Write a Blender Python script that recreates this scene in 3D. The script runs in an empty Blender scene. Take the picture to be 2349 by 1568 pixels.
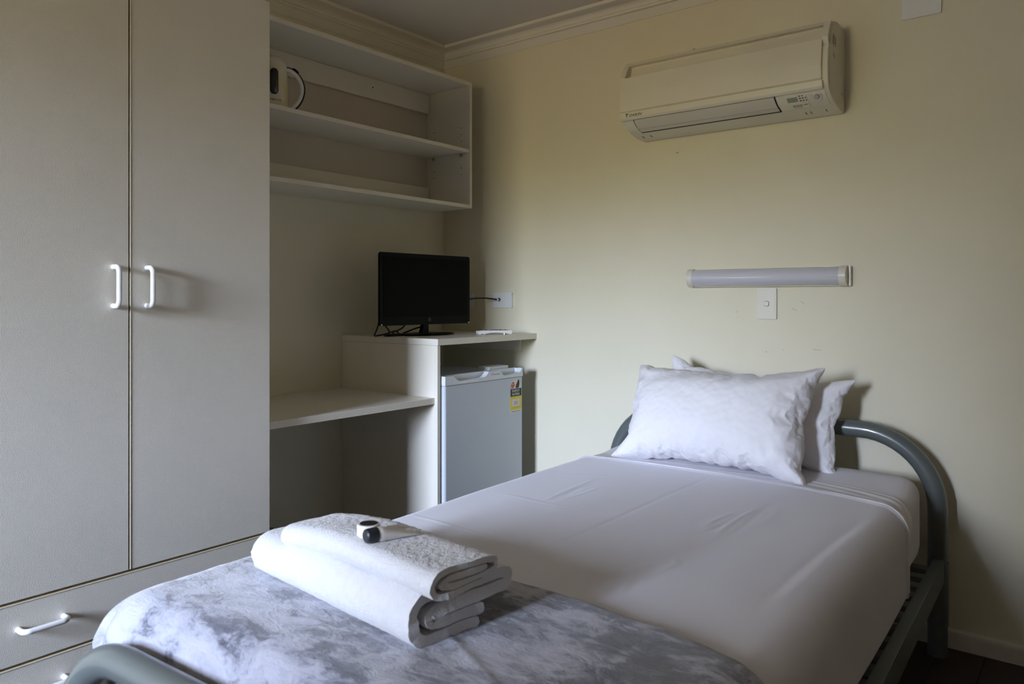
import bpy, bmesh, math, random
from mathutils import Vector, Matrix, noise
R = math.radians
random.seed(4)
SC = bpy.context.scene
COL = SC.collection

# ------------------------------------------------------------------ camera
CX, CY, CZ = 2.6915, -2.8591, 1.14
cam_d = bpy.data.cameras.new('camera')
cam = bpy.data.objects.new('camera', cam_d); COL.objects.link(cam)
cam.location = (CX, CY, CZ)
cam.rotation_euler = (R(90), 0, R(38.188))
cam_d.sensor_width = 36.0
cam_d.lens = 36.0 * 1750 / 2349
cam_d.shift_y = -(784 - 685) / 2349.0
cam_d.clip_start = 0.05
cam_d.dof.use_dof = True
cam_d.dof.focus_distance = 2.75
cam_d.dof.aperture_fstop = 6.3
SC.camera = cam

# ------------------------------------------------------------------ colour management
SC.view_settings.view_transform = 'Standard'
SC.view_settings.look = 'None'
SC.view_settings.gamma = 1.0
SC.view_settings.use_curve_mapping = False
SC.view_settings.exposure = 0.0
SC.cycles.max_bounces = 12
SC.cycles.diffuse_bounces = 8
SC.cycles.caustics_reflective = False
SC.cycles.caustics_refractive = False

# ------------------------------------------------------------------ world: overcast sky over a garden
WIN = dict(x0=0.78, x1=1.62, z0=0.95, z1=2.14, y=-5.2)
W = bpy.data.worlds.new('sky'); SC.world = W; W.use_nodes = True
nt = W.node_tree; nt.nodes.clear()
out = nt.nodes.new('ShaderNodeOutputWorld'); bg = nt.nodes.new('ShaderNodeBackground')
tc = nt.nodes.new('ShaderNodeTexCoord'); sp = nt.nodes.new('ShaderNodeSeparateXYZ')
mr = nt.nodes.new('ShaderNodeMapRange'); rp = nt.nodes.new('ShaderNodeValToRGB')
mr.inputs[1].default_value = -1; mr.inputs[2].default_value = 1
e = rp.color_ramp.elements
e[0].position = 0.0; e[0].color = (0.100, 0.074, 0.044, 1)
e[1].position = 1.0; e[1].color = (0.66, 0.80, 1.16, 1)
for p, c in ((0.40, (0.130, 0.096, 0.056, 1)), (0.490, (0.190, 0.158, 0.082, 1)), (0.525, (0.25, 0.25, 0.12, 1)), (0.56, (0.86, 1.00, 1.30, 1))):
    k = e.new(p); k.color = c
bg.inputs[1].default_value = 132.0
L = nt.links.new
L(tc.outputs['Generated'], sp.inputs[0]); L(sp.outputs[2], mr.inputs[0]); L(mr.outputs[0], rp.inputs[0])
L(rp.outputs[0], bg.inputs[0]); L(bg.outputs[0], out.inputs[0])
# light portal filling the window opening (guides sampling of the sky only)
pl = bpy.data.lights.new('window_portal', 'AREA'); pl.shape = 'RECTANGLE'
pl.size = WIN['x1'] - WIN['x0']; pl.size_y = WIN['z1'] - WIN['z0']
po = bpy.data.objects.new('window_portal', pl); COL.objects.link(po)
po.location = ((WIN['x0'] + WIN['x1']) / 2, WIN['y'] - 0.24, (WIN['z0'] + WIN['z1']) / 2)
po.rotation_euler = (R(90), 0, 0)
pl.cycles.is_portal = True

# ------------------------------------------------------------------ materials
MATS = {}
def mat(name, col, rough=0.5, metal=0.0, bump=0.0, bscale=200.0, var=0.0, vscale=6.0, spec=0.5, sheen=0.0, coat=0.0, trans=0.0, detail=3.0):
    if name in MATS: return MATS[name]
    m = bpy.data.materials.new(name); m.use_nodes = True; n = m.node_tree; b = n.nodes['Principled BSDF']
    b.inputs['Base Color'].default_value = (*col, 1); b.inputs['Roughness'].default_value = rough
    b.inputs['Metallic'].default_value = metal; b.inputs['Specular IOR Level'].default_value = spec
    b.inputs['Sheen Weight'].default_value = sheen; b.inputs['Coat Weight'].default_value = coat
    b.inputs['Transmission Weight'].default_value = trans
    t = n.nodes.new('ShaderNodeTexCoord')
    if bump > 0:
        x = n.nodes.new('ShaderNodeTexNoise'); x.inputs['Scale'].default_value = bscale; x.inputs['Detail'].default_value = detail
        bp = n.nodes.new('ShaderNodeBump'); bp.inputs['Strength'].default_value = bump; bp.inputs['Distance'].default_value = 0.002
        n.links.new(t.outputs['Object'], x.inputs['Vector']); n.links.new(x.outputs[0], bp.inputs['Height']); n.links.new(bp.outputs[0], b.inputs['Normal'])
    # every surface carries a little procedural mottling
    x = n.nodes.new('ShaderNodeTexNoise'); x.inputs['Scale'].default_value = vscale; x.inputs['Detail'].default_value = 5
    mx = n.nodes.new('ShaderNodeMapRange'); v = max(var, 0.01)
    mx.inputs[1].default_value = 0.3; mx.inputs[2].default_value = 0.7; mx.inputs[3].default_value = 1 - v; mx.inputs[4].default_value = 1 + v
    h = n.nodes.new('ShaderNodeVectorMath'); h.operation = 'SCALE'; h.inputs[0].default_value = col
    n.links.new(t.outputs['Object'], x.inputs['Vector']); n.links.new(x.outputs[0], mx.inputs[0])
    n.links.new(mx.outputs[0], h.inputs['Scale']); n.links.new(h.outputs[0], b.inputs['Base Color'])
    MATS[name] = m
    return m

WALL = mat('cream_wall_paint', (0.70, 0.663, 0.525), 0.6, bump=0.12, bscale=160, var=0.025, vscale=2.5)
CEIL = mat('ceiling_paint', (0.66, 0.64, 0.62), 0.8, bump=0.08, bscale=120)
TRIM = mat('cornice_paint', (0.72, 0.70, 0.65), 0.6, bump=0.05)
SKIRT = mat('skirting_paint', (0.66, 0.62, 0.56), 0.4)
LAM = mat('cream_laminate', (0.75, 0.715, 0.635), 0.42, bump=0.22, bscale=420, var=0.015)
LAMS = mat('cream_laminate_shelf', (0.745, 0.72, 0.65), 0.35, bump=0.05, bscale=400)
EDGE = mat('laminate_edge_band', (0.74, 0.70, 0.60), 0.35)
BACKB = mat('shelf_back_board', (0.58, 0.53, 0.47), 0.6)
GOLD = mat('tan_edge_lip', (0.68, 0.60, 0.44), 0.4)
DARK = mat('dark_gap', (0.02, 0.018, 0.015), 0.9)
WHITEP = mat('white_plastic', (0.82, 0.82, 0.82), 0.25, spec=0.5)
IVORY = mat('ivory_plastic', (0.70, 0.68, 0.61), 0.3)
ACM = mat('aged_ivory_plastic', (0.70, 0.67, 0.56), 0.38, var=0.02)
ACL = mat('aged_grey_plastic', (0.60, 0.57, 0.51), 0.4, var=0.02)
FRONTW = mat('switch_plastic', (0.74, 0.76, 0.78), 0.3)
BLACKG = mat('black_gloss_plastic', (0.0015, 0.0015, 0.0018), 0.35, spec=0.10)
SCRN = mat('black_screen', (0.0015, 0.0015, 0.002), 0.25, spec=0.06)
RUBBER = mat('black_rubber', (0.012, 0.013, 0.016), 0.55)
STEEL = mat('grey_green_enamel', (0.100, 0.117, 0.115), 0.28, bump=0.03, bscale=90, var=0.05, coat=0.3)
RAIL = mat('grey_green_painted_rail', (0.075, 0.09, 0.078), 0.45, bump=0.06, bscale=200, var=0.05)
SLAT = mat('slat_paint', (0.12, 0.125, 0.115), 0.55, var=0.05)
FRIDGE = mat('fridge_white', (0.56, 0.605, 0.66), 0.35, bump=0.05, bscale=700)
FRTOP = mat('fridge_trim', (0.70, 0.73, 0.77), 0.25)
FLOORM = mat('dark_floor_board', (0.022, 0.012, 0.009), 0.5, bump=0.1, bscale=60, var=0.25, vscale=9)
CHROME = mat('chrome', (0.75, 0.73, 0.68), 0.15, metal=1)
DIFF = mat('opal_diffuser', (0.56, 0.56, 0.63), 0.1, spec=0.9)
LCD = mat('lcd_window', (0.28, 0.32, 0.27), 0.2)
INK = mat('grey_ink', (0.12, 0.12, 0.11), 0.6)
BLK = mat('black_ink', (0.012, 0.012, 0.012), 0.5)
RED = mat('red_ink', (0.50, 0.07, 0.04), 0.5)
YEL = mat('yellow_ink', (0.75, 0.62, 0.02), 0.5)
PAPER = mat('sticker_paper', (0.70, 0.68, 0.62), 0.5)
BINM = mat('brown_grey_bin', (0.20, 0.18, 0.155), 0.5)
GLASSW = mat('dark_water_window', (0.03, 0.03, 0.028), 0.15)
OUTW = mat('outside_frame_white', (0.8, 0.8, 0.8), 0.4)

def fabric(name, col, bscale=900, bump=0.25, var=0.02, sheen=0.15, rough=0.85):
    return mat(name, col, rough, bump=bump, bscale=bscale, var=var, vscale=3, sheen=sheen, spec=0.25)
COTTON = fabric('white_cotton', (0.80, 0.79, 0.82))
COTTON2 = fabric('white_sheet', (0.74, 0.73, 0.77))
FITTED = fabric('fitted_sheet', (0.70, 0.69, 0.74))
COVER = fabric('grey_white_cover', (0.68, 0.675, 0.755), rough=0.7, sheen=0.3)
def terry(name, col):
    m = mat(name, col, 0.95, bump=1.0, bscale=300, var=0.03, vscale=60, sheen=0.4, spec=0.1, detail=6)
    return m
TERRY = terry('white_terry', (0.64, 0.645, 0.67))

def blanket_material():
    m = bpy.data.materials.new('marbled_plush'); m.use_nodes = True; n = m.node_tree; b = n.nodes['Principled BSDF']
    t = n.nodes.new('ShaderNodeTexCoord')
    mp = n.nodes.new('ShaderNodeMapping'); mp.inputs['Rotation'].default_value = (0, 0, R(32)); mp.inputs['Scale'].default_value = (1.0, 2.1, 1.6)
    n.links.new(t.outputs['Object'], mp.inputs[0])
    w = n.nodes.new('ShaderNodeTexNoise'); w.inputs['Scale'].default_value = 9; w.inputs['Detail'].default_value = 4
    n.links.new(mp.outputs[0], w.inputs['Vector'])
    wa = n.nodes.new('ShaderNodeMixRGB'); wa.blend_type = 'LINEAR_LIGHT'; wa.inputs[0].default_value = 0.10
    n.links.new(mp.outputs[0], wa.inputs[1]); n.links.new(w.outputs['Color'], wa.inputs[2])
    a = n.nodes.new('ShaderNodeTexNoise'); a.inputs['Scale'].default_value = 6.5; a.inputs['Detail'].default_value = 9; a.inputs['Roughness'].default_value = 0.68
    n.links.new(wa.outputs[0], a.inputs['Vector'])
    r = n.nodes.new('ShaderNodeValToRGB'); q = r.color_ramp.elements
    q[0].position = 0.36; q[0].color = (0.075, 0.077, 0.098, 1)
    q[1].position = 0.64; q[1].color = (0.44, 0.45, 0.53, 1)
    for p, c in ((0.43, (0.135, 0.14, 0.18, 1)), (0.465, (0.25, 0.26, 0.32, 1)), (0.50, (0.34, 0.35, 0.42, 1)), (0.56, (0.40, 0.41, 0.485, 1))):
        z = q.new(p); z.color = c
    sx_ = n.nodes.new('ShaderNodeSeparateXYZ'); n.links.new(t.outputs['Object'], sx_.inputs[0])   # dye patches crowd towards the right; light falloff there is painted in too
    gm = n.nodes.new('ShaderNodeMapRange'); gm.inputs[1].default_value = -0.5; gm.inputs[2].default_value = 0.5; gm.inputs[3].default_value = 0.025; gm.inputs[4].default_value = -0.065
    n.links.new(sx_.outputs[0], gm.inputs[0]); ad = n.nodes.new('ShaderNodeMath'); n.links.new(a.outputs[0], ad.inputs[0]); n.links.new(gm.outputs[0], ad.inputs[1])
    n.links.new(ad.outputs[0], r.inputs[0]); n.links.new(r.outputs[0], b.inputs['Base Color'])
    b.inputs['Roughness'].default_value = 0.8; b.inputs['Sheen Weight'].default_value = 0.5; b.inputs['Specular IOR Level'].default_value = 0.2
    f = n.nodes.new('ShaderNodeTexNoise'); f.inputs['Scale'].default_value = 60; f.inputs['Detail'].default_value = 8
    bp = n.nodes.new('ShaderNodeBump'); bp.inputs['Strength'].default_value = 0.5; bp.inputs['Distance'].default_value = 0.004
    n.links.new(wa.outputs[0], f.inputs['Vector']); n.links.new(f.outputs[0], bp.inputs['Height']); n.links.new(bp.outputs[0], b.inputs['Normal'])
    return m
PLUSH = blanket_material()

def kettle_material():
    # white plastic yellowed near its base on one side
    m = bpy.data.materials.new('yellowed_white_plastic'); m.use_nodes = True; n = m.node_tree; b = n.nodes['Principled BSDF']
    t = n.nodes.new('ShaderNodeTexCoord'); a = n.nodes.new('ShaderNodeTexNoise'); a.inputs['Scale'].default_value = 9
    n.links.new(t.outputs['Object'], a.inputs['Vector'])
    r = n.nodes.new('ShaderNodeValToRGB'); q = r.color_ramp.elements
    q[0].position = 0.4; q[0].color = (0.66, 0.63, 0.50, 1); q[1].position = 0.62; q[1].color = (0.60, 0.52, 0.30, 1)
    n.links.new(a.outputs[0], r.inputs[0]); n.links.new(r.outputs[0], b.inputs['Base Color']); b.inputs['Roughness'].default_value = 0.3
    return m
KETM = kettle_material()

def glass_material():
    m = bpy.data.materials.new('window_glass'); m.use_nodes = True; n = m.node_tree; n.nodes.clear()
    o = n.nodes.new('ShaderNodeOutputMaterial'); t = n.nodes.new('ShaderNodeBsdfTransparent'); g = n.nodes.new('ShaderNodeBsdfGlossy')
    g.inputs['Roughness'].default_value = 0.02; mx = n.nodes.new('ShaderNodeMixShader'); mx.inputs[0].default_value = 0.06
    n.links.new(t.outputs[0], mx.inputs[1]); n.links.new(g.outputs[0], mx.inputs[2]); n.links.new(mx.outputs[0], o.inputs[0])
    return m
GLASS = glass_material()

# ------------------------------------------------------------------ mesh helpers
def link(name, me, m, parent=None, loc=None, rz=None, smooth=True):
    o = bpy.data.objects.new(name, me); COL.objects.link(o)
    if m is not None:
        me.materials.clear(); me.materials.append(m)
    if smooth and len(me.polygons):
        me.polygons.foreach_set('use_smooth', [True] * len(me.polygons))
        try: me.set_sharp_from_angle(angle=R(32))
        except Exception: pass
    if smooth and 6 <= len(me.polygons) < 4000:
        w_ = o.modifiers.new('n', 'WEIGHTED_NORMAL'); w_.keep_sharp = True; w_.weight = 80
    if parent is not None: o.parent = parent
    if loc is not None: o.location = loc
    if rz is not None: o.rotation_euler = (0, 0, rz)
    return o
def bm_mesh(bm, name='m'):
    me = bpy.data.meshes.new(name); bmesh.ops.recalc_face_normals(bm, faces=bm.faces[:]); bm.to_mesh(me); bm.free(); return me
def add_box(bm, x0, x1, y0, y1, z0, z1, bev=0.0, seg=2):
    r = bmesh.ops.create_cube(bm, size=1.0)
    vs = r['verts']
    for v in vs:
        v.co = Vector((x0 + (v.co.x + .5) * (x1 - x0), y0 + (v.co.y + .5) * (y1 - y0), z0 + (v.co.z + .5) * (z1 - z0)))
    if bev > 0:
        es = list({e for v in vs for e in v.link_edges})
        bmesh.ops.bevel(bm, geom=es, offset=bev, segments=seg, profile=0.5, affect='EDGES')
def box(x0, x1, y0, y1, z0, z1, bev=0.0, seg=2):
    bm = bmesh.new(); add_box(bm, x0, x1, y0, y1, z0, z1, bev, seg); return bm_mesh(bm)
def pbox(name, m, parent, *a, bev=0.001, seg=2, **k):
    return link(name, box(*a, bev=bev, seg=seg), m, parent, **k)
def add_tube(bm, pts, r, n=12, cap=True, radii=None):
    pts = [Vector(p) for p in pts]; rings = []
    up = Vector((0, 0, 1)); t0 = (pts[1] - pts[0]).normalized()
    if abs(t0.dot(up)) > .9: up = Vector((1, 0, 0))
    u = (up - t0 * up.dot(t0)).normalized()
    for i, p in enumerate(pts):
        a = pts[max(0, i - 1)]; b = pts[min(len(pts) - 1, i + 1)]; t = (b - a).normalized()
        u = (u - t * u.dot(t)).normalized(); w = t.cross(u)
        rr = radii[i] if radii else r
        rings.append([bm.verts.new(p + (u * math.cos(k * 2 * math.pi / n) + w * math.sin(k * 2 * math.pi / n)) * rr) for k in range(n)])
    for a, b in zip(rings, rings[1:]):
        for k in range(n): bm.faces.new((a[k], a[(k + 1) % n], b[(k + 1) % n], b[k]))
    if cap: bm.faces.new(rings[0][::-1]); bm.faces.new(rings[-1])
def tube(pts, r, n=12, radii=None):
    bm = bmesh.new(); add_tube(bm, pts, r, n, True, radii); return bm_mesh(bm)
def smooth_path(pts, n=8):
    pts = [Vector(p) for p in pts]; o = []
    for i in range(len(pts) - 1):
        p0 = pts[max(0, i - 1)]; p1 = pts[i]; p2 = pts[i + 1]; p3 = pts[min(len(pts) - 1, i + 2)]
        for k in range(n):
            t = k / n
            o.append(0.5 * ((2 * p1) + (-p0 + p2) * t + (2 * p0 - 5 * p1 + 4 * p2 - p3) * t * t + (-p0 + 3 * p1 - 3 * p2 + p3) * t ** 3))
    o.append(pts[-1]); return o
def prism(prof, axis, a0, a1, bev=0.0):
    """extrude a closed 2-D outline along an axis ('x': outline is (y,z); 'y': (x,z); 'z': (x,y))"""
    bm = bmesh.new()
    def P(p, a):
        return {'x': (a, p[0], p[1]), 'y': (p[0], a, p[1]), 'z': (p[0], p[1], a)}[axis]
    A = [bm.verts.new(P(p, a0)) for p in prof]; B = [bm.verts.new(P(p, a1)) for p in prof]; n = len(prof)
    for i in range(n): bm.faces.new((A[i], A[(i + 1) % n], B[(i + 1) % n], B[i]))
    f1 = bm.faces.new(A[::-1]); f2 = bm.faces.new(B)
    if bev > 0:
        es = list({e for f in (f1, f2) for e in f.edges})
        bmesh.ops.bevel(bm, geom=es, offset=bev, segments=2, profile=0.5, affect='EDGES')
    return bm_mesh(bm)
def lathe(prof, n=32, sx=1.0, sy=1.0, cap=True):
    bm = bmesh.new(); rings = []
    for r, z in prof: rings.append([bm.verts.new((r * sx * math.cos(2 * math.pi * k / n), r * sy * math.sin(2 * math.pi * k / n), z)) for k in range(n)])
    for a, b in zip(rings, rings[1:]):
        for k in range(n): bm.faces.new((a[k], a[(k + 1) % n], b[(k + 1) % n], b[k]))
    if cap: bm.faces.new(rings[0][::-1]); bm.faces.new(rings[-1])
    return bm_mesh(bm)
def rrect(w, h, r, n=5):
    o = []
    for cx, cy, a in ((w/2-r, h/2-r, 0), (-w/2+r, h/2-r, 90), (-w/2+r, -h/2+r, 180), (w/2-r, -h/2+r, 270)):
        for k in range(n + 1):
            t = R(a + 90 * k / n); o.append((cx + r * math.cos(t), cy + r * math.sin(t)))
    return o
def grid_mesh(P, nu, nv, closed=False):
    """P(i,j) -> co; nu x nv verts"""
    vs = [tuple(P(i, j)) for i in range(nu) for j in range(nv)]
    fs = [(i*nv+j, (i+1)*nv+j, (i+1)*nv+j+1, i*nv+j+1) for i in range(nu-1) for j in range(nv-1)]
    me = bpy.data.meshes.new('g'); me.from_pydata(vs, [], fs); me.update(); return me

def props(o, label, cat, group=None):
    o['label'] = label; o['category'] = cat
    if group: o['group'] = group
    return o
def thing(name, label, cat, loc=(0, 0, 0), rz=0.0, group=None):
    o = bpy.data.objects.new(name, None); COL.objects.link(o); o.location = loc; o.rotation_euler = (0, 0, rz)
    o.empty_display_size = 0.05
    return props(o, label, cat, group)
def struct(name, me, m, parent=None, **k):
    o = link(name, me, m, parent, **k)
    if parent is None: o['kind'] = 'structure'
    return o
def text(s, size, m, parent, loc, rot, name='lettering', extrude=0.0003, shear=0.0, xs=1.0, align='LEFT'):
    c = bpy.data.curves.new('t', 'FONT'); c.body = s; c.size = size; c.extrude = extrude; c.shear = shear; c.align_x = align; c.resolution_u = 2
    t = bpy.data.objects.new('t', c); COL.objects.link(t)
    bpy.context.view_layer.update()
    me = bpy.data.meshes.new_from_object(t.evaluated_get(bpy.context.evaluated_depsgraph_get()))
    bpy.data.objects.remove(t)
    me.transform(Matrix.Scale(xs, 4, (1, 0, 0)))
    o = link(name, me, m, parent, smooth=False); o.location = loc; o.rotation_euler = rot
    return o
# rotations that lay lettering (x right, y up) onto surfaces
ON_BACK = (R(90), 0, 0)          # on a face looking towards -y
ON_LEFT = (R(90), 0, R(90))      # on a face looking towards +x

# ------------------------------------------------------------------ room shell
XR, YF, H = 3.55, -5.2, 2.40
struct('wall_left', box(-0.1, 0, YF - 0.1, 0.1, -0.1, H + 0.1), WALL)
struct('wall_back', box(-0.1, XR + 0.1, 0, 0.1, -0.1, H + 0.1), WALL)
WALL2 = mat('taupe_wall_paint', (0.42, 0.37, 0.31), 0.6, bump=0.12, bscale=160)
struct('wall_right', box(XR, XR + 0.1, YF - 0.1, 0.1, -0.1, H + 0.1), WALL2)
WT = 0.26
bm = bmesh.new()
add_box(bm, 0, WIN['x0'], YF - WT, YF, 0, H); add_box(bm, WIN['x1'], XR, YF - WT, YF, 0, H)
add_box(bm, WIN['x0'], WIN['x1'], YF - WT, YF, 0, WIN['z0']); add_box(bm, WIN['x0'], WIN['x1'], YF - WT, YF, WIN['z1'], H)
struct('wall_front', bm_mesh(bm), WALL2)
struct('ceiling', box(-0.1, XR + 0.1, YF - 0.1, 0.1, H, H + 0.1), CEIL)
wf = bmesh.new(); t = 0.035
add_box(wf, WIN['x0'], WIN['x0']+t, YF-0.22, YF-0.17, WIN['z0'], WIN['z1']); add_box(wf, WIN['x1']-t, WIN['x1'], YF-0.22, YF-0.17, WIN['z0'], WIN['z1'])
add_box(wf, WIN['x0'], WIN['x1'], YF-0.22, YF-0.17, WIN['z0'], WIN['z0']+t); add_box(wf, WIN['x0'], WIN['x1'], YF-0.22, YF-0.17, WIN['z1']-t, WIN['z1'])
w1 = struct('window_1', bm_mesh(wf), OUTW)
link('pane', box(WIN['x0']+t, WIN['x1']-t, YF-0.198, YF-0.194, WIN['z0']+t, WIN['z1']-t), GLASS, w1)
# unseen slab added outside to block sky light reaching the room's right side
struct('sky_blocker', box(-9, 0.45, -10.6, -9.6, -0.5, 5.5), mat('blocker_taupe', (0.26, 0.22, 0.15), 0.9))
# floor with its boards
fl = struct('floor', box(-0.1, XR + 0.1, YF - 0.1, 0.1, -0.05, -0.004), DARK)
bw = 0.125; brd = box(0.0012, bw - 0.0012, YF, 0, -0.004, 0.0, bev=0.0008, seg=1)
k = 0
while k * bw < XR - 0.01:
    o = link('floor_board', brd, FLOORM, fl); o.location = (k * bw, 0, 0); k += 1

def sweep_room(prof, closed_len, m, name):
    """profile (d from wall, z) swept along left wall then back wall then right wall, mitred"""
    bm = bmesh.new(); rings = []
    for (cx, cy, sx, sy) in ((0, YF, 1, 0), (0, 0, 1, -1), (XR, 0, -1, -1), (XR, YF, -1, 0)):
        rings.append([bm.verts.new((cx + sx * d, cy + sy * d, z)) for d, z in prof])
    n = len(prof)
    for a, b in zip(rings, rings[1:]):
        for i in range(n): bm.faces.new((a[i], a[(i + 1) % n], b[(i + 1) % n], b[i]))
    bm.faces.new(rings[0][::-1]); bm.faces.new(rings[-1])
    return struct(name, bm_mesh(bm), m)
CORN = [(0, 2.312), (0.004, 2.312), (0.007, 2.318), (0.023, 2.3440), (0.0270, 2.3455), (0.0310, 2.3470), (0.0325, 2.3500), (0.0325, 2.3545), (0.0300, 2.3575), (0.0335, 2.3590)]
for k in range(1, 8):
    a = R(90 * k / 8); CORN.append((0.0335 + 0.042 * (1 - math.cos(a)), 2.3590 + 0.026 * math.sin(a)))
CORN += [(0.0765, 2.3860), (0.0830, 2.3865), (0.0850, 2.3885), (0.0855, 2.4), (0, 2.4)]
sweep_room(CORN, 0, TRIM, 'trim_1')
SK = [(0, 0), (0.018, 0), (0.018, 0.045), (0.014, 0.055), (0.006, 0.058), (0, 0.06)]
for nm, m4 in (('baseboard_back', ((0.6, 0, 0, -1), (XR, 0, 0, -1))), ('baseboard_right', ((XR, YF, -1, 0), (XR, -0.018, -1, 0)))):
    bm = bmesh.new(); rr = []
    for cx, cy, sx, sy in m4: rr.append([bm.verts.new((cx + sx * d, cy + sy * d, z)) for d, z in SK])
    n = len(SK)
    for i in range(n): bm.faces.new((rr[0][i], rr[0][(i + 1) % n], rr[1][(i + 1) % n], rr[1][i]))
    bm.faces.new(rr[0][::-1]); bm.faces.new(rr[1]); struct(nm, bm_mesh(bm), SKIRT)
# corner bead where the two walls meet
struct('trim_2', tube([(0.004, -0.004, 0.99), (0.004, -0.004, 2.312)], 0.003, 8), WALL)
# small marks of wear on the painted wall
MARK = mat('scuff_mark', (0.30, 0.26, 0.20), 0.8)
bk = bpy.data.objects['wall_back']
for x, z, w, h, a in ((1.27, 2.35, .006, .006, 0), (1.37, 2.135, 0.012, 0.02, 20), (1.30, 1.735, .012, .006, 0), (1.77, 1.10, .02, .0015, 30), (1.80, 1.125, .02, .0015, 35), (1.55, 1.09, .015, .0012, -40), (1.85, 0.955, .03, .0015, 2), (1.73, 0.95, .003, .003, 0), (1.665, 0.94, .004, .004, 0)):
    s = link('scuff', box(-w/2, w/2, -0.0002, 0.0002, -h/2, h/2), mat('faint_scuff', (0.42, 0.37, 0.27), 0.8), bk); s.location = (x, -0.0001, z); s.rotation_euler = (0, R(a), 0)

# ------------------------------------------------------------------ wardrobe
WY0, WY1 = -2.318, -1.436
wd = thing('wardrobe', 'tall cream laminate wardrobe with two doors above drawers', 'wardrobe', (0, 0, 0))
pbox('carcass', LAM, wd, 0.002, 0.578, WY0, WY1 - 0.001, 0.0, 2.078)
def handle(parent, p0, p1, out=0.034, r=0.0071):
    a, b = Vector(p0), Vector(p1); n = Vector((1, 0, 0)); d = (b - a).normalized(); rr = 0.016
    pts = [a, a + n * (out - rr)]
    for k in range(1, 7): t = R(15 * k); pts.append(a + n * (out - rr + rr * math.sin(t)) + d * rr * (1 - math.cos(t)))
    for k in range(6, 0, -1): t = R(15 * k); pts.append(b + n * (out - rr + rr * math.sin(t)) - d * rr * (1 - math.cos(t)))
    pts += [b + n * (out - rr), b]
    o = link('handle', tube(pts, r, 14), WHITEP, parent); o['label'] = 'white plastic bow handle'
    return o
YG = -1.876
def front(name, y0, y1, z0, z1):
    d = link(name, box(0.582, 0.600, y0 + 0.0015, y1 - 0.0015, z0 + 0.0015, z1 - 0.0015, bev=0.0018), LAM, wd)
    return d
dl = front('door', WY0, YG, 0.405, 2.078); handle(dl, (0.600, YG - 0.042, 1.121), (0.600, YG - 0.042, 1.225))
dr = front('door', YG, WY1, 0.405, 2.078); handle(dr, (0.600, YG + 0.048, 1.121), (0.600, YG + 0.048, 1.225))
for dd, yy in ((dr, YG + 0.0015),):
    link('edge_lip', box(0.583, 0.6012, yy, yy + 0.0022, 0.408, 2.075, bev=0.0006, seg=1), GOLD, dd)
for z0, z1 in ((0.250, 0.401), (0.098, 0.246)):
    dw = front('drawer', WY0, WY1, z0, z1); handle(dw, (0.600, -2.143, (z0 + z1) / 2 + 0.010), (0.600, -2.040, (z0 + z1) / 2 + 0.010))
    link('edge_lip', box(0.583, 0.6012, WY0 + .002, WY1 - .002, z1 - 0.0035, z1 - 0.0012, bev=0.0006, seg=1), GOLD, dw)
pbox('kickboard', LAM, wd, 0.50, 0.56, WY0, WY1, 0.0, 0.094)

# ------------------------------------------------------------------ wall shelf unit
SY0, SY1, SX = -1.434, -0.113, 0.289
sh = thing('wall_shelf', 'cream wall-hung open shelf unit beside the wardrobe', 'shelf unit', (0, 0, 0))
pbox('end_panel', LAMS, sh, 0.001, SX, SY1 - 0.016, SY1, 1.571, 2.171, bev=0.0012)
pbox('end_panel', LAMS, sh, 0.001, SX, SY0, SY0 + 0.016, 1.571, 2.171, bev=0.0012)
IY0, IY1 = SY0 + 0.0165, SY1 - 0.0165
def shelfboard(name, z0, z1, x1):
    b = pbox(name, LAMS, sh, 0.006, x1 - 0.001, IY0, IY1, z0, z1, bev=0.0006, seg=1)
    link('edge_band', box(x1 - 0.001, x1, IY0, IY1, z0, z1), EDGE, b)
shelfboard('top_board', 2.153, 2.171, SX - .001); shelfboard('bottom_board', 1.571, 1.587, SX - .001)
shelfboard('shelf', 1.836, 1.852, SX - 0.006)
pbox('back_board', BACKB, sh, 0.001, 0.005, IY0, IY1, 1.575, 2.165, bev=0)
pbox('rail', LAMS, sh, 0.006, 0.022, IY0, IY1 - 0.004, 2.058, 2.152)
link('edge_band', box(0.0215, 0.0225, IY1 - 0.004, IY1 - 0.002, 2.06, 2.152), GOLD, sh)
pbox('rail', LAMS, sh, 0.006, 0.022, IY0, IY1 - 0.004, 1.588, 1.690)
link('edge_band', box(0.0215, 0.0225, IY1 - 0.004, IY1 - 0.002, 1.588, 1.690), GOLD, sh)
bm = bmesh.new()
for x in (0.055, 0.235):
    for z in (1.960, 1.928, 1.896, 1.864, 1.768, 1.736):
        c = bmesh.ops.create_cone(bm, cap_ends=True, segments=10, radius1=0.0026, radius2=0.0026, depth=0.001)
        for v in c['verts']: v.co = Vector((x + v.co.x, IY1 + 0.0005 + v.co.z, z + v.co.y))
ph = link('peg_holes', bm_mesh(bm), DARK, sh, smooth=False); ph['kind'] = 'stuff'
sc_ = link('screw_hole', tube([(0.022, -0.50, 2.110), (0.0228, -0.50, 2.110)], 0.0035, 12), DARK, sh)
for x in (0.055, 0.235):
    link('shelf_pin', box(x - .006, x + .006, IY1 - 0.010, IY1, 1.822, 1.8355, bev=.001), mat('pin_plastic', (0.35, 0.3, 0.25), .4), sh)

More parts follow.
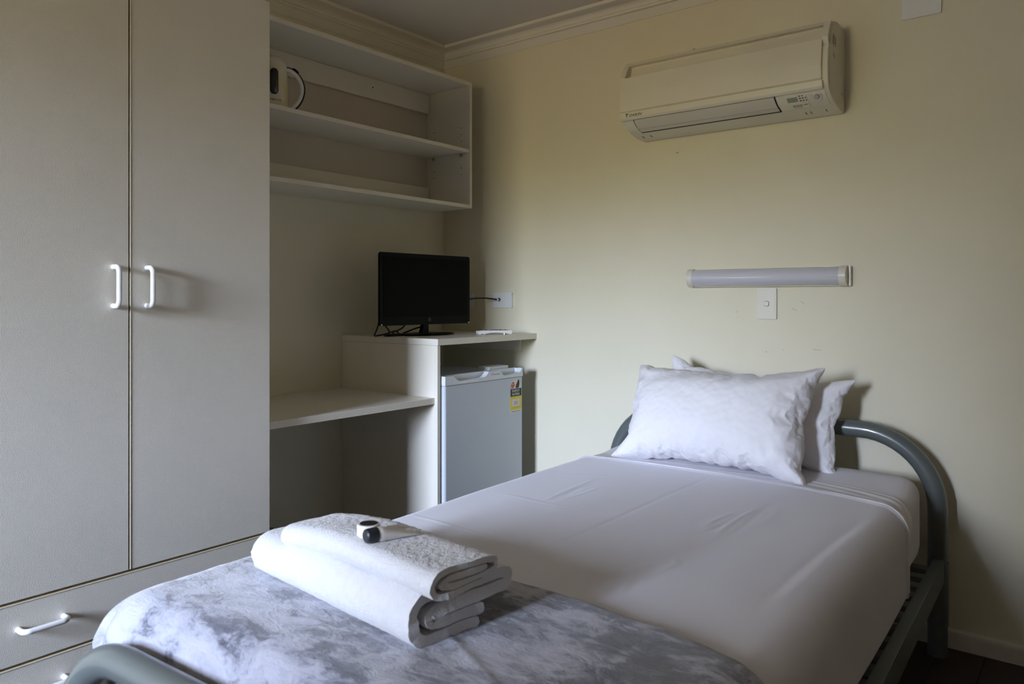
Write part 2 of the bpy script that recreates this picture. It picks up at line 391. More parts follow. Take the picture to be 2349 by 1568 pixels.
# ------------------------------------------------------------------ desk and fridge housing
dk = thing('desk', 'cream laminate desk top spanning from wardrobe to upright panel', 'desk', (0, 0, 0))
pbox('desk_top', LAMS, dk, 0.001, 0.567, -1.434, -0.6595, 0.720, 0.745, bev=0.0015)
link('edge_band', box(0.567, 0.569, -1.434, -0.6595, 0.7205, 0.7445, bev=0.0006, seg=1), EDGE, dk)
tv_d = thing('counter', 'raised cream corner counter with upright side panel over the fridge', 'counter', (0, 0, 0))
pbox('side_panel', LAM, tv_d, 0.001, 0.583, -0.659, -0.643, 0.0, 0.9535)
link('edge_band', box(0.583, 0.5845, -0.659, -0.643, 0.0, 0.9535, bev=.0004, seg=1), EDGE, tv_d)
pbox('counter_top', LAMS, tv_d, 0.001, 0.587, -0.662, -0.001, 0.954, 0.980, bev=0.0015)
link('edge_band', box(0.587, 0.589, -0.662, -0.001, 0.9545, 0.9795, bev=.0006, seg=1), EDGE, tv_d)
pbox('batten', LAMS, tv_d, 0.02, 0.502, -0.017, -0.001, 0.898, 0.9535)

# waste bin in the dark under the desk
bn = props(link('waste_bin', lathe([(0.085, 0.0), (0.10, 0.02), (0.118, 0.285), (0.123, 0.292), (0.123, 0.300), (0.117, 0.300), (0.112, 0.285), (0.095, 0.02), (0.002, 0.012)], 40), BINM, None), 'rounded brown-grey waste bin in the dark under the desk', 'bin')
bn.location = (0.33, -1.305, 0.0)

# ------------------------------------------------------------------ fridge
fr = thing('bar_fridge', 'small white bar fridge under the raised counter', 'fridge', (0, 0, 0))
FY0, FY1 = -0.634, -0.124
pbox('cabinet', FRIDGE, fr, 0.10, 0.545, FY0, FY1, 0.02, 0.815, bev=0.006)
for y in (FY0 + .04, FY1 - .04):
    link('foot', tube([(0.5, y, 0), (0.5, y, 0.022)], 0.015, 12), RUBBER, fr)
pr = [(0.548, FY0), (0.590, FY0)] + [(0.590 + 0.010 * math.sin(R(a)), FY0 + 0.010 - 0.010 * math.cos(R(a))) for a in (20, 45, 70, 90)] + [(0.6, FY1 - 0.006), (0.597, FY1), (0.548, FY1)]
dr = link('door', prism(pr, 'z', 0.045, 0.790), FRIDGE, fr)
def yt(f): return FY0 + f * (FY1 - FY0)
sc = [(yt(0), 0.7915), (yt(1), 0.7915), (yt(1), 0.828)]
sc += [(yt(0.985), 0.829), (yt(0.965), 0.812), (yt(0.93), 0.806), (yt(0.75), 0.803), (yt(0.72), 0.806), (yt(0.685), 0.829)]
sc += [(yt(0.53), 0.829), (yt(0.50), 0.812), (yt(0.46), 0.804), (yt(0.17), 0.804), (yt(0.14), 0.808), (yt(0.10), 0.829), (yt(0.0), 0.829)]
tp = link('door_cap', prism(sc, 'x', 0.578, 0.603, bev=0.0015), FRTOP, fr)
link('grip_back', box(0.5535, 0.566, FY0 + 0.002, FY1 - 0.002, 0.7915, 0.829, bev=.003), FRTOP, tp)
link('grip_floor', box(0.564, 0.5785, FY0 + 0.002, FY1 - 0.002, 0.7915, 0.798, bev=.001), FRTOP, tp)
for f in (0.02, 0.60, 0.99):
    link('grip_rib', box(0.562, 0.580, yt(f) - .008 if f > .9 else yt(f), yt(f) + (.0 if f > .9 else .03), 0.7915, 0.8285, bev=.002), FRTOP, tp)
hc = link('hinge_cover', box(0.475, 0.540, -0.285, -0.150, 0.8155, 0.840, bev=.003), mat('hinge_white', (0.72, 0.76, 0.80), .3), fr)
text('Hisense', 0.016, mat('logo_grey', (0.33, 0.34, 0.36), .3), tp, (0.6032, yt(0.56), 0.8115), ON_LEFT, xs=1.15)
# energy sticker
stk = link('energy_sticker', box(0.6002, 0.6005, -0.2120, -0.1330, 0.632, 0.745), PAPER, dr); SXX = 0.6006
def sbox(name, m, y0, y1, z0, z1, lv=0): return link(name, box(SXX + lv, SXX + lv + 0.0002, y0, y1, z0, z1), m, stk)
# move the sticker below the door cap
Y0, Y1 = -0.2120, -0.1330
yc = (Y0 + Y1) / 2; rad = (Y1 - Y0) / 2
dome = [(Y0, 0.745)] + [(yc - rad * math.cos(R(a)), 0.745 + 0.036 * math.sin(R(a))) for a in range(0, 181, 12)][1:-1] + [(Y1, 0.745)]
link('sticker_dome', prism(dome, 'x', 0.6002, 0.6005), PAPER, stk)
sbox('band', BLK, Y0, Y1, 0.706, 0.740)
sbox('band', YEL, Y0, Y1, 0.647, 0.706)
sbox('panel', PAPER, Y0 + .012, Y1 - .012, 0.662, 0.694, .0002)
text('351', 0.020, RED, stk, (SXX + .0004, yc, 0.670), ON_LEFT, xs=.9, align='CENTER')
text('ENERGY', 0.0155, PAPER, stk, (SXX + .0002, yc, 0.7255), ON_LEFT, xs=.95, align='CENTER')
text('RATING', 0.0155, PAPER, stk, (SXX + .0002, yc, 0.7105), ON_LEFT, xs=.95, align='CENTER')
link('band', prism([(Y0 + .001, 0.742), (Y0 + .019, 0.742), (Y0 + .031, 0.757), (Y0 + .022, 0.773), (Y0 + .009, 0.765), (Y0 + .002, 0.752)], 'x', SXX, SXX + .0002), RED, stk)
link('band', prism([(Y1 - .043, 0.742), (Y1 - .020, 0.742), (Y1 - .014, 0.760), (Y1 - .016, 0.775), (Y1 - .025, 0.7795), (Y1 - .028, 0.771), (Y1 - .038, 0.757)], 'x', SXX, SXX + .0002), BLK, stk)
for (yy, zz) in ((Y0 + .009, 0.7475), (Y0 + .0165, 0.7605)):
    st = [(yy + (0.0052 if q % 2 == 0 else 0.0022) * math.sin(R(36 * q)), zz + (0.0052 if q % 2 == 0 else 0.0022) * math.cos(R(36 * q))) for q in range(10)]
    link('star', prism(st, 'x', SXX + .0002, SXX + .0004), PAPER, stk)
sbox('print_line', INK, Y0 + .006, Y1 - .006, 0.6375, 0.6395)
sbox('print_line', mat('olive_print', (.35, .30, .03), .5), Y0 + .022, Y1 - .008, 0.6545, 0.6560, .0002)
link('dent', lathe([(0.006, 0), (0.0045, 0.0007), (0.001, 0.001)], 14), FRIDGE, dr).location = (0, 0, 0)
d_ = [o for o in dr.children if o.name.startswith('dent')][0]; d_.location = (0.5998, -0.485, 0.690); d_.rotation_euler = (0, R(90), 0)

# ------------------------------------------------------------------ television on the counter
TVA = math.atan2(0.028, 0.533)
tv = thing('television', 'small black flat television on the raised counter', 'television', (0.299, -0.4255, 0.980), R(90) - TVA)
# local axes: x along the screen width (left to right as seen), y away from the viewer, z up
me = prism(rrect(0.536, 0.311, 0.008), 'z', -0.006, 0.006, bev=0.003); me.transform(Matrix.Rotation(R(90), 4, 'X'))
bz = link('bezel', me, BLACKG, tv); bz.location = (0, 0.006, 0.2015)
pbox('screen', SCRN, tv, -0.250, 0.250, -0.0012, 0.0, 0.083, 0.339, bev=0.0004)
pbox('rear_shell', RUBBER, tv, -0.21, 0.21, 0.012, 0.045, 0.085, 0.32, bev=0.012)
for s in (-1, 1):
    link('corner_stud', box(s*0.260 - 0.004, s*0.260 + 0.004, -0.002, 0.002, 0.0472, 0.0512, bev=.001), CHROME, bz).matrix_parent_inverse = Matrix.Translation((0, -0.006, -0.2005))
link('logo', lathe([(0.0085, 0), (0.0085, 0.0006), (0.0068, 0.0006), (0.0068, 0)], 24, cap=False), mat('logo_dim', (0.09, 0.09, 0.1), .3), bz)
lg = [o for o in bz.children if o.name.startswith('logo')][0]; lg.location = (0.012, -0.0065, -0.2005 + 0.067); lg.rotation_euler = (R(90), 0, 0)
link('logo_bar', box(0.0095, 0.0145, -0.0074, -0.0066, -0.2005 + 0.063, -0.2005 + 0.071), mat('logo_dim', (0.09, 0.09, 0.1), .3), bz)
neck = prism([(-0.028, 0.008), (0.018, 0.008), (0.018, 0.075), (-0.012, 0.075), (-0.012, 0.035)], 'y', 0.010, 0.030, bev=0.003)
link('neck', neck, BLACKG, tv)
link('base_plate', lathe([(0.105, 0.0), (0.110, 0.003), (0.110, 0.006), (0.10, 0.009), (0.03, 0.010)], 40, sx=1.28, sy=0.82), BLACKG, tv)

def cable(name, pts, r, label, n=8):
    return props(link(name, tube(smooth_path(pts), r, n), RUBBER), label, 'cable')
tvw = Matrix.Translation((0.299, -0.4255, 0.980)) @ Matrix.Rotation(R(90) - TVA, 4, 'Z')
def tvp(x, y, z): return tuple(tvw @ Vector((x, y, z)))
# aerial lead to the wall plate
AX, AZ = 0.372, 1.136
al = thing('aerial_cable', 'black aerial lead running from the television to the wall plate', 'cable', (0, 0, 0))
link('lead', tube(smooth_path([tvp(0.12, 0.050, 0.10), tvp(0.20, 0.052, 0.145), (0.315, -0.135, 1.141), (0.345, -0.085, 1.143), (0.370, -0.050, 1.139), (AX, -0.030, AZ + .001)]), 0.0038, 10), RUBBER, al)
link('connector', tube([(AX, -0.034, AZ), (AX, -0.0105, AZ)], 0.0062, 14), CHROME, al)
link('collar', tube([(AX, -0.016, AZ), (AX, -0.0100, AZ)], 0.0085, 14), RUBBER, al)
pc = thing('power_cable', 'black power cable looped loosely behind the television stand', 'cable', (0, 0, 0))
def path_px(*p): return smooth_path([tvp(*q) for q in p])
link('loop', tube(path_px((-0.245, 0.030, 0.075), (-0.258, 0.03, 0.035), (-0.268, 0.035, 0.006), (-0.235, 0.05, 0.0045), (-0.20, 0.03, 0.012), (-0.17, 0.03, 0.020), (-0.145, 0.04, 0.020), (-0.12, 0.05, 0.006), (-0.08, 0.07, 0.0045)), 0.0034, 8), RUBBER, pc)
link('loop', tube(path_px((-0.235, 0.028, 0.07), (-0.222, 0.02, 0.045), (-0.20, 0.02, 0.020), (-0.215, 0.02, 0.006), (-0.24, 0.0, 0.0045)), 0.0034, 8), RUBBER, pc)
link('loop', tube(path_px((-0.065, 0.045, 0.10), (-0.075, 0.055, 0.060), (-0.085, 0.065, 0.035), (-0.11, 0.07, 0.022), (-0.14, 0.07, 0.014), (-0.12, 0.08, 0.0045), (-0.08, 0.09, 0.0045)), 0.0034, 8), RUBBER, pc)
link('loop', tube(path_px((0.085, 0.05, 0.09), (0.06, 0.055, 0.05), (0.02, 0.06, 0.035), (-0.01, 0.075, 0.025), (-0.06, 0.10, 0.0045)), 0.0034, 8), RUBBER, pc)
ab = props(link('cable_tray', prism(rrect(0.115, 0.04, 0.012), 'z', 0.0, 0.009, bev=.002), BLACKG), 'flat black plastic adapter lying left of the television stand', 'adapter')
p_ = tvp(-0.222, 0.0, 0.0); ab.location = (p_[0] - 0.020, -0.590, 0.9802); ab.rotation_euler = (0, 0, R(96))

# remote control lying by the end of the counter
rc = thing('remote_control', 'white remote control lying at the right end of the counter', 'remote', (0.500, -0.205, 0.980), R(58))
sec = [(-0.078, 0.004), (-0.074, 0.0005), (-0.066, 0.0005), (-0.05, 0.006), (-0.02, 0.0085), (0.015, 0.0085), (0.05, 0.005), (0.068, 0.0), (0.078, 0.001), (0.081, 0.006), (0.079, 0.017), (0.074, 0.019), (-0.074, 0.019), (-0.079, 0.016)]
link('shell', prism(sec, 'y', -0.022, 0.022, bev=0.003), WHITEP, rc)
pbox('keypad', RUBBER, rc, -0.072, 0.062, -0.018, 0.018, 0.0185, 0.0205, bev=.0006)
for i in range(5):
    for j in (-1, 0, 1):
        pbox('button', mat('button_grey', (.25, .25, .27), .4) if (i + j) % 3 else mat('button_white', (.6, .6, .6), .4), rc, -0.055 + i*.022, -0.046 + i*.022, j*.011 - .0035, j*.011 + .0035, 0.0204, 0.0222, bev=.0005, seg=1)
for x in (-0.05, 0.045): link('foot', tube([(x, -0.014, 0.0), (x, -0.014, 0.008)], 0.003, 10), CHROME, rc)

# ------------------------------------------------------------------ kettle on the middle shelf
kt = thing('kettle', 'white plastic electric kettle on the middle wall shelf by the wardrobe', 'kettle', (0.185, -1.150, 1.852), R(-38))
link('body', lathe([(0.060, 0.0), (0.063, 0.004), (0.0630, 0.03), (0.0615, 0.10), (0.0585, 0.165), (0.056, 0.178), (0.050, 0.190), (0.040, 0.199), (0.024, 0.206), (0.006, 0.208)], 48), KETM, kt)
link('base_ring', lathe([(0.066, 0.0), (0.067, 0.002), (0.067, 0.011), (0.064, 0.013)], 48), WHITEP, kt)
# handle in the local +x... plane turned towards the right of the picture
hpts = smooth_path([(0.0, 0.050, 0.160), (0.0, 0.072, 0.155), (0.0, 0.098, 0.134), (0.0, 0.113, 0.100), (0.0, 0.112, 0.066), (0.0, 0.098, 0.034), (0.0, 0.074, 0.010), (0.0, 0.052, 0.006)], 6)
hm = bmesh.new(); rings = []
def hband(off, w, tck, m, name):
    bm = bmesh.new(); rings = []
    for i, p in enumerate(hpts):
        a = hpts[max(0, i-1)]; b = hpts[min(len(hpts)-1, i+1)]; t_ = (b - a).normalized(); nn = Vector((1, 0, 0)).cross(t_).normalized()
        if nn.y < 0: nn = -nn
        if abs(nn.y) < .15 and nn.z < 0 and p.z > .12: nn = -nn
        c = p + nn * off; rings.append([bm.verts.new(c + Vector((1, 0, 0)) * w * math.cos(q * math.pi / 6) + nn * tck * math.sin(q * math.pi / 6)) for q in range(12)])
    for a, b in zip(rings, rings[1:]):
        for q in range(12): bm.faces.new((a[q], a[(q+1) % 12], b[(q+1) % 12], b[q]))
    bm.faces.new(rings[0][::-1]); bm.faces.new(rings[-1])
    return link(name, bm_mesh(bm), m, kt)
hm.free()
hband(0.0, 0.011, 0.0085, WHITEP, 'handle'); hband(0.0088, 0.0085, 0.0022, BLACKG, 'handle_strip')
link('lid_button', tube([(0, 0.078, 0.163), (0, 0.088, 0.158), (0, 0.098, 0.149)], 0.0065, 10), BLACKG, kt)
bm = bmesh.new()   # curved level window following the body
WA = R(14); wv = []
for (u, v) in rrect(0.030, 0.098, 0.0148, 6):
    an = WA + u / 0.061; rr_ = 0.0628 - (v + 0.049) * 0.03; wv.append(bm.verts.new((rr_ * math.cos(an), rr_ * math.sin(an), 0.098 + v)))
bm.faces.new(wv); r_ = bmesh.ops.triangulate(bm, faces=bm.faces[:])
me = bm_mesh(bm); wn = link('level_window', me, GLASSW, kt)
sd = wn.modifiers.new('s', 'SOLIDIFY'); sd.thickness = 0.003; sd.offset = 0
tx = text('KAMBROOK', 0.0098, BLK, kt, (0, 0, 0), (0, 0, 0), xs=1.0, align='CENTER')
for v in tx.data.vertices:
    an = WA + v.co.x / 0.0625; zz = v.co.y; v.co = Vector(((0.0634 + v.co.z * .5) * math.cos(an), (0.0634 + v.co.z * .5) * math.sin(an), 0.0265 + zz))

# ------------------------------------------------------------------ air conditioner
ac = thing('air_conditioner', 'ivory split-system air conditioner high on the back wall', 'air conditioner', (0, 0, 0))
AX0, AX1 = 1.151, 1.946
shell = [(0.0, 2.093), (-0.085, 2.094), (-0.115, 2.092), (-0.145, 2.085), (-0.156, 2.074), (-0.150, 2.060), (-0.160, 2.030), (-0.178, 2.005), (-0.196, 1.985), (-0.204, 1.93), (-0.202, 1.88),
         (-0.196, 1.858), (-0.186, 1.842), (-0.160, 1.823), (-0.120, 1.810), (-0.06, 1.798), (-0.012, 1.795), (0.0, 1.803)]
shell = [(y - 0.0005, z) for y, z in shell]
link('casing', prism(shell, 'x', AX0, AX1, bev=0.007), ACM, ac)
# intake recess strip and front panel
pin = [(-0.178, 2.047), (-0.1835, 2.051), (-0.2065, 2.002), (-0.2125, 1.93), (-0.2105, 1.876), (-0.2045, 1.868), (-0.200, 1.875), (-0.202, 1.93), (-0.197, 1.99)]
pnl = [(-0.201, 1.985), (-0.2080, 1.9875), (-0.2125, 1.93), (-0.2105, 1.876), (-0.2045, 1.872), (-0.200, 1.876), (-0.202, 1.93)]
panel = link('front_panel', prism([(-0.192, 2.010), (-0.2045, 2.013), (-0.2125, 1.960), (-0.2140, 1.93), (-0.2125, 1.880), (-0.2075, 1.875), (-0.198, 1.876), (-0.200, 1.95)], 'x', AX0 + 0.003, AX1 - 0.020, bev=0.002), ACM, ac)
link('lower_trim', prism([(-0.2140, 1.873), (-0.2120, 1.852), (-0.2045, 1.845), (-0.196, 1.846), (-0.196, 1.873)], 'x', AX0 + 0.003, AX1 - 0.017, bev=0.0015), ACM, ac)
link('intake_frame', prism([(-0.150, 2.0835), (-0.1600, 2.084), (-0.1845, 2.052), (-0.2045, 2.018), (-0.1900, 1.990), (-0.150, 2.048)], 'x', AX1 - 0.024, AX1 - 0.001, bev=0.002), ACM, ac)
link('intake_frame', prism([(-0.150, 2.0835), (-0.1600, 2.084), (-0.1845, 2.052), (-0.2045, 2.018), (-0.1900, 1.990), (-0.150, 2.048)], 'x', AX0 + 0.001, AX0 + 0.022, bev=0.002), ACM, ac)
link('intake_panel', prism([(-0.176, 2.040), (-0.1795, 2.042), (-0.1990, 2.004), (-0.1955, 2.000)], 'x', AX1 - 0.32, AX1 - 0.024, bev=0.001), ACM, ac)
link('intake_bar', prism([(-0.1465, 2.0850), (-0.1600, 2.0840), (-0.1720, 2.0680), (-0.158, 2.066)], 'x', AX0 + 0.020, AX1 - 0.022, bev=0.0015), ACM, ac)
# louvre: groove + flap following the lower curve
def lowerband(x0, x1, pts, off, m, name, th=0.003):
    o1 = [Vector(p) for p in pts]; nn = []
    for i in range(len(o1)):
        t_ = (o1[min(i+1, len(o1)-1)] - o1[max(i-1, 0)]).normalized(); v = Vector((t_.y, -t_.x))
        if v.y > 0: v = -v
        nn.append(v)
    pr_ = [tuple(p + n * off) for p, n in zip(o1, nn)] + [tuple(p + n * (off - th)) for p, n in reversed(list(zip(o1, nn)))]
    return link(name, prism(pr_, 'x', x0, x1, bev=0.0006), m, ac)
curve = [(-0.1965, 1.8585), (-0.1865, 1.842), (-0.175, 1.8325), (-0.160, 1.823), (-0.140, 1.8158), (-0.122, 1.8102)]
LX0, LX1 = AX0 + 0.055, 1.760
lowerband(LX0 - 0.004, LX1 + 0.004, [(-0.1925, 1.852), (-0.1865, 1.842), (-0.175, 1.8325), (-0.160, 1.823), (-0.140, 1.8158), (-0.116, 1.8085)], 0.0012, DARK, 'louvre_gap')
lowerband(LX0, LX1, [(-0.190, 1.8475), (-0.184, 1.8395), (-0.172, 1.830), (-0.157, 1.8222), (-0.1500, 1.8192)], 0.0034, ACL, 'louvre')
lowerband(LX0, LX1, [(-0.1480, 1.8185), (-0.138, 1.8152), (-0.126, 1.8115)], 0.0034, ACL, 'louvre')
# display block
lowerband(LX1 + 0.006, AX1 - 0.014, [(-0.1905, 1.849), (-0.1865, 1.842), (-0.175, 1.8325), (-0.160, 1.823), (-0.140, 1.8158), (-0.122, 1.8102)], 0.0020, ACM, 'display_panel')
def onlow(s):   # point on the lower front slope, s=0 top .. 1 bottom
    i = s * (len(curve) - 1); a = int(min(i, len(curve) - 2)); f = i - a
    p = Vector(curve[a]).lerp(Vector(curve[a+1]), f); return p
def decal(x0, x1, s0, s1, m, name='marking', off=0.0026, th=0.0008):
    return lowerband(x0, x1, [tuple(onlow(s0 + (s1 - s0) * k / 4)) for k in range(5)], off, m, name, th)
decal(1.801, 1.836, 0.30, 0.55, LCD, 'display')
for i in range(3):
    for j in range(3):
        if (i, j) != (2, 0): decal(1.842 + i*.010, 1.8475 + i*.009, 0.24 + j*.13, 0.29 + j*.13, BLK)
decal(1.812, 1.842, 0.74, 0.76, INK); decal(1.812, 1.842, 0.82, 0.84, INK); decal(1.812, 1.8135, 0.74, 0.84, INK); decal(1.8405, 1.842, 0.74, 0.84, INK)
decal(1.847, 1.863, 0.75, 0.77, INK); decal(1.812, 1.842, 0.88, 0.96, ACL); decal(1.868, 1.8688, 0.12, 0.95, INK)
sp_ = onlow(0.42); n_ang = math.atan2(0.0095, 0.015)
so = link('sensor_dish', lathe([(0.019, 0), (0.0185, 0.0016), (0.016, 0.0016), (0.012, 0.0008), (0.002, 0.0006)], 28), ACL, ac); so.location = (1.900, sp_.x - 0.0015, sp_.y - 0.0022); so.rotation_euler = (R(90 + 40), 0, 0)
sq = link('sensor_dome', lathe([(0.009, 0), (0.0085, 0.003), (0.006, 0.006), (0.001, 0.0075)], 20), mat('sensor_grey', (.45, .46, .47), .2), ac); sq.location = (1.902, sp_.x - 0.0022, sp_.y - 0.003); sq.rotation_euler = (R(130), 0, 0)
# maker's mark at lower left of the trim
lt = [o for o in ac.children if o.name == 'lower_trim'][0]
text('DAIKIN', 0.0155, INK, lt, (1.197, -0.2142, 1.8555), (R(86), 0, 0), shear=0.3, xs=1.05)
link('emblem', prism([(1.182, 1.869), (1.196, 1.869), (1.188, 1.864), (1.187, 1.853)], 'y', -0.2150, -0.2138), INK, lt)
# embossed marks on the right end, seam of the end cap
for i, (dy, dz, l) in enumerate(((-.150, 2.005, .03), (-.140, 2.000, .045), (-.128, 2.010, .03), (-.118, 2.004, .03), (-.142, 1.965, .015), (-.132, 1.960, .012))):
    link('moulded_mark', box(AX1, AX1 + .0006, dy, dy + .004, dz, dz + l), mat('dim_mark', (.30, .28, .23), .6), ac)
link('cap_seam', box(AX1 - 0.0002, AX1 + 0.0004, -0.187, -0.186, 1.86, 2.03), mat('seam', (.32, .30, .25), .6), ac)
for y_ in (-0.030, -0.045): link('clip_slot', box(AX1, AX1 + .0005, y_, y_ + .022, 1.845 - (y_ * .3), 1.8464 - (y_ * .3)), mat('seam', (.2, .18, .15), .6), ac)
for x_ in (AX0 + .035, AX0 + .07, 1.835, 1.852, 1.905): link('clip_slot', box(x_, x_ + .0012, -0.085, -0.045, 1.7975, 1.8055), mat('seam', (.2, .18, .15), .6), ac)

# ------------------------------------------------------------------ reading light over the bed
lm = thing('wall_light', 'long half-round wall light with opal diffuser above the pillows', 'wall light', (0, 0, 0))
LZ = 1.2215
link('back_tray', prism([(-.0003, LZ - .033), (-.022, LZ - .0355), (-.022, LZ + .0355), (-.0003, LZ + .033)], 'x', 1.366, 1.9705, bev=.001), IVORY, lm)
def dsec(r, d0): return [(-d0, LZ - r)] + [(-d0 - 0.6 * 0 - (r * 1.15) * math.cos(R(a)) , LZ + r * math.sin(R(a))) for a in range(-90, 91, 10)] + [(-d0, LZ + r)]
link('diffuser', prism(dsec(0.034, 0.019), 'x', 1.385, 1.938), DIFF, lm)
for a, b in ((1.363, 1.386), (1.937, 1.962)):
    link('end_cap', prism(dsec(0.0365, 0.017), 'x', a, b, bev=.002), IVORY, lm)
for dz in (-.012, .012): link('screw', tube([(1.9700, -.014, LZ + dz), (1.9708, -.014, LZ + dz)], .002, 8), DARK, lm)

def plate(name, cx, cz, w, h, label, cat='switch', m=FRONTW, inner=True):
    t_ = thing(name, label, cat, (cx, 0, cz))
    me = prism(rrect(w, h, 0.004), 'y', -0.0095, -0.0003, bev=0.0022); link('plate', me, m, t_)
    if inner:
        g_ = bmesh.new(); iw, ih, s_ = w * .80 / 2, h * .84 / 2, .0005
        link('inset', prism(rrect(w * .84, h * .84, 0.003), 'y', -0.0103, -0.0092, bev=.0005), m, t_); g_.free()
    return t_
sw = plate('light_switch', 1.669, 1.1215, 0.074, 0.116, 'ivory light switch with rocker directly below the wall light', m=IVORY)
link('rocker', prism(rrect(0.017, 0.017, 0.005), 'y', -0.0150, -0.0100, bev=.0015), IVORY, sw)
link('rocker_surround', prism(rrect(0.0200, 0.0200, 0.006), 'y', -0.01045, -0.0100), INK, sw)
bpy.data.objects['rocker_surround'].location = (0, 0, 0)
ws = plate('aerial_wall_plate', 0.390, 1.134, 0.118, 0.073, 'white aerial wall plate with black lead plugged in', 'socket', FRONTW)
w2 = plate('power_point', 0.147, 1.131, 0.116, 0.073, 'white wall plate half hidden behind the television', 'socket', FRONTW)
w3 = plate('blank_wall_plate', 2.190, 2.142, 0.118, 0.116, 'white square wall plate at the top right of the back wall', 'wall plate', FRONTW)

# ------------------------------------------------------------------ bed frame (local frame: x across, +y towards the head)
BL, BR = (1.67, -0.11, 0.0), R(1.8)
bed = thing('bed', 'grey-green tubular steel single bed frame with arched head and foot', 'bed', BL, BR)
def arch(hw, ztop, r, y, z0=0.0):
    pts = [(-hw, y, z0), (-hw, y, z0 + .1), (-hw, y, ztop - r)]
    for k in range(1, 13): a = R(90 * k / 12); pts.append((-hw + r - r * math.cos(a), y, ztop - r + r * math.sin(a)))
    for k in range(1, 9): pts.append((-hw + r + (2 * hw - 2 * r) * k / 9, y, ztop + 0.004 * math.sin(math.pi * k / 9)))
    for k in range(0, 13): a = R(90 * k / 12); pts.append((hw - r + r * math.sin(a), y, ztop - r + r * math.cos(a)))
    pts += [(hw, y, z0 + .1), (hw, y, z0)]
    return pts
link('headboard', tube(arch(0.582, 0.700, 0.235, 0.0), 0.029, 28), STEEL, bed)
link('footboard', tube(arch(0.582, 0.508, 0.20, -2.115), 0.029, 28), STEEL, bed)
for s in (-1, 1):
    x0, x1 = sorted((s * 0.572, s * 0.603))
    link('side_rail', box(x0, x1, -2.115, -0.012, 0.238, 0.313, bev=0.003), RAIL, bed)
    for y in (0.0, -2.115): link('bracket', box(s * .585 - .012, s * .585 + .012, y - .020, y + .020, .17, .30, bev=.003) if False else tube([(s * .583, y, .10), (s * .583, y, .30)], .0315, 20), STEEL, bed)
smesh = box(-0.571, 0.571, -0.020, 0.020, 0.286, 0.303, bev=.002, seg=1)
for i in range(23):
    o = link('slat', smesh, SLAT, bed); o.location = (0, -0.10 - i * 0.0885, 0)

# ------------------------------------------------------------------ soft goods: shared draping surface
HW, RR, ZT = 0.552, 0.055, 0.545
def crown(x): return 0.011 * (1 - min(1, abs(x) / HW) ** 2)
def section(s):
    """arc length s across the bed -> (x, drop below the top, outward angle)"""
    a = abs(s); sg = 1 if s >= 0 else -1; f = HW - RR; arc = RR * math.pi / 2
    if a <= f: return s, 0.0, 0.0
    if a <= f + arc: t_ = (a - f) / RR; return sg * (f + RR * math.sin(t_)), RR * (1 - math.cos(t_)), sg * t_
    return sg * HW, RR + (a - f - arc), sg * math.pi / 2
def lengthwise(t, yend, r):
    """arc length from the head: y runs to yend then rolls down"""
    f = yend + r; arc = r * math.pi / 2
    if t >= f: return t, 0.0, 0.0
    d = f - t
    if d <= arc: a = d / r; return f - r * math.sin(a), r * (1 - math.cos(a)), a
    return yend, r + d - arc, math.pi / 2
def drape(name, s0, s1, t0, t1, ns, ntt, m, base=0.002, thick=0.004, rim=0.012, disp=None, yend=-2.03, rfoot=0.06, edges=None, floor_z=0.318, zfun=None):
    """closed sheet lying over the mattress; edges(s)->(t0,t1) bends its ends"""
    import numpy as np
    top, bot = [], []
    for i in range(ns):
        for j in range(ntt):
            u = i / (ns - 1); v = j / (ntt - 1); s = s0 + (s1 - s0) * u
            a, b = edges(s) if edges else (t0, t1)
            t = a + (b - a) * v
            x, d1, an = section(s); y, d2, ay = lengthwise(t, yend, rfoot)
            n = Vector((math.sin(an), -math.sin(ay), math.cos(an) * math.cos(ay) + 1e-4)).normalized()
            z = ZT + crown(x) - (d1 ** 3 + d2 ** 3) ** (1 / 3)
            if z < floor_z: z = floor_z + 0.0004 * (s % .01)
            p = Vector((x, y, z)) + n * base
            ed = min(abs(s - s0), abs(s1 - s), abs(t - a), abs(b - t))
            k = 1.0 if ed >= rim else math.sqrt(max(0, 1 - (1 - ed / rim) ** 2))
            h = thick * (0.08 + 0.92 * k)
            dd = disp(s, t, x, y) if disp else 0.0
            q = p + n * dd
            top.append(tuple(q + n * h)); bot.append(tuple(q))
    N = ns * ntt; fs = []
    for i in range(ns - 1):
        for j in range(ntt - 1):
            a = i * ntt + j; fs.append((a, a + ntt, a + ntt + 1, a + 1)); fs.append((N + a, N + a + 1, N + a + ntt + 1, N + a + ntt))
    for i in range(ns - 1):
        for j in (0, ntt - 1):
            a = i * ntt + j; b = a + ntt; fs.append((a, N + a, N + b, b) if j == 0 else (b, N + b, N + a, a))
    for j in range(ntt - 1):
        for i in (0, ns - 1):
            a = i * ntt + j; b = a + 1; fs.append((b, N + b, N + a, a) if i == 0 else (a, N + a, N + b, b))
    me = bpy.data.meshes.new(name); me.from_pydata(top + bot, [], fs); me.update()
    o = bpy.data.objects.new(name, me); COL.objects.link(o); me.materials.append(m)
    me.polygons.foreach_set('use_smooth', [True] * len(me.polygons))
    o.location = BL; o.rotation_euler = (0, 0, BR)
    return o
def N3(x, y, z=0.0): return noise.noise(Vector((x, y, z)))
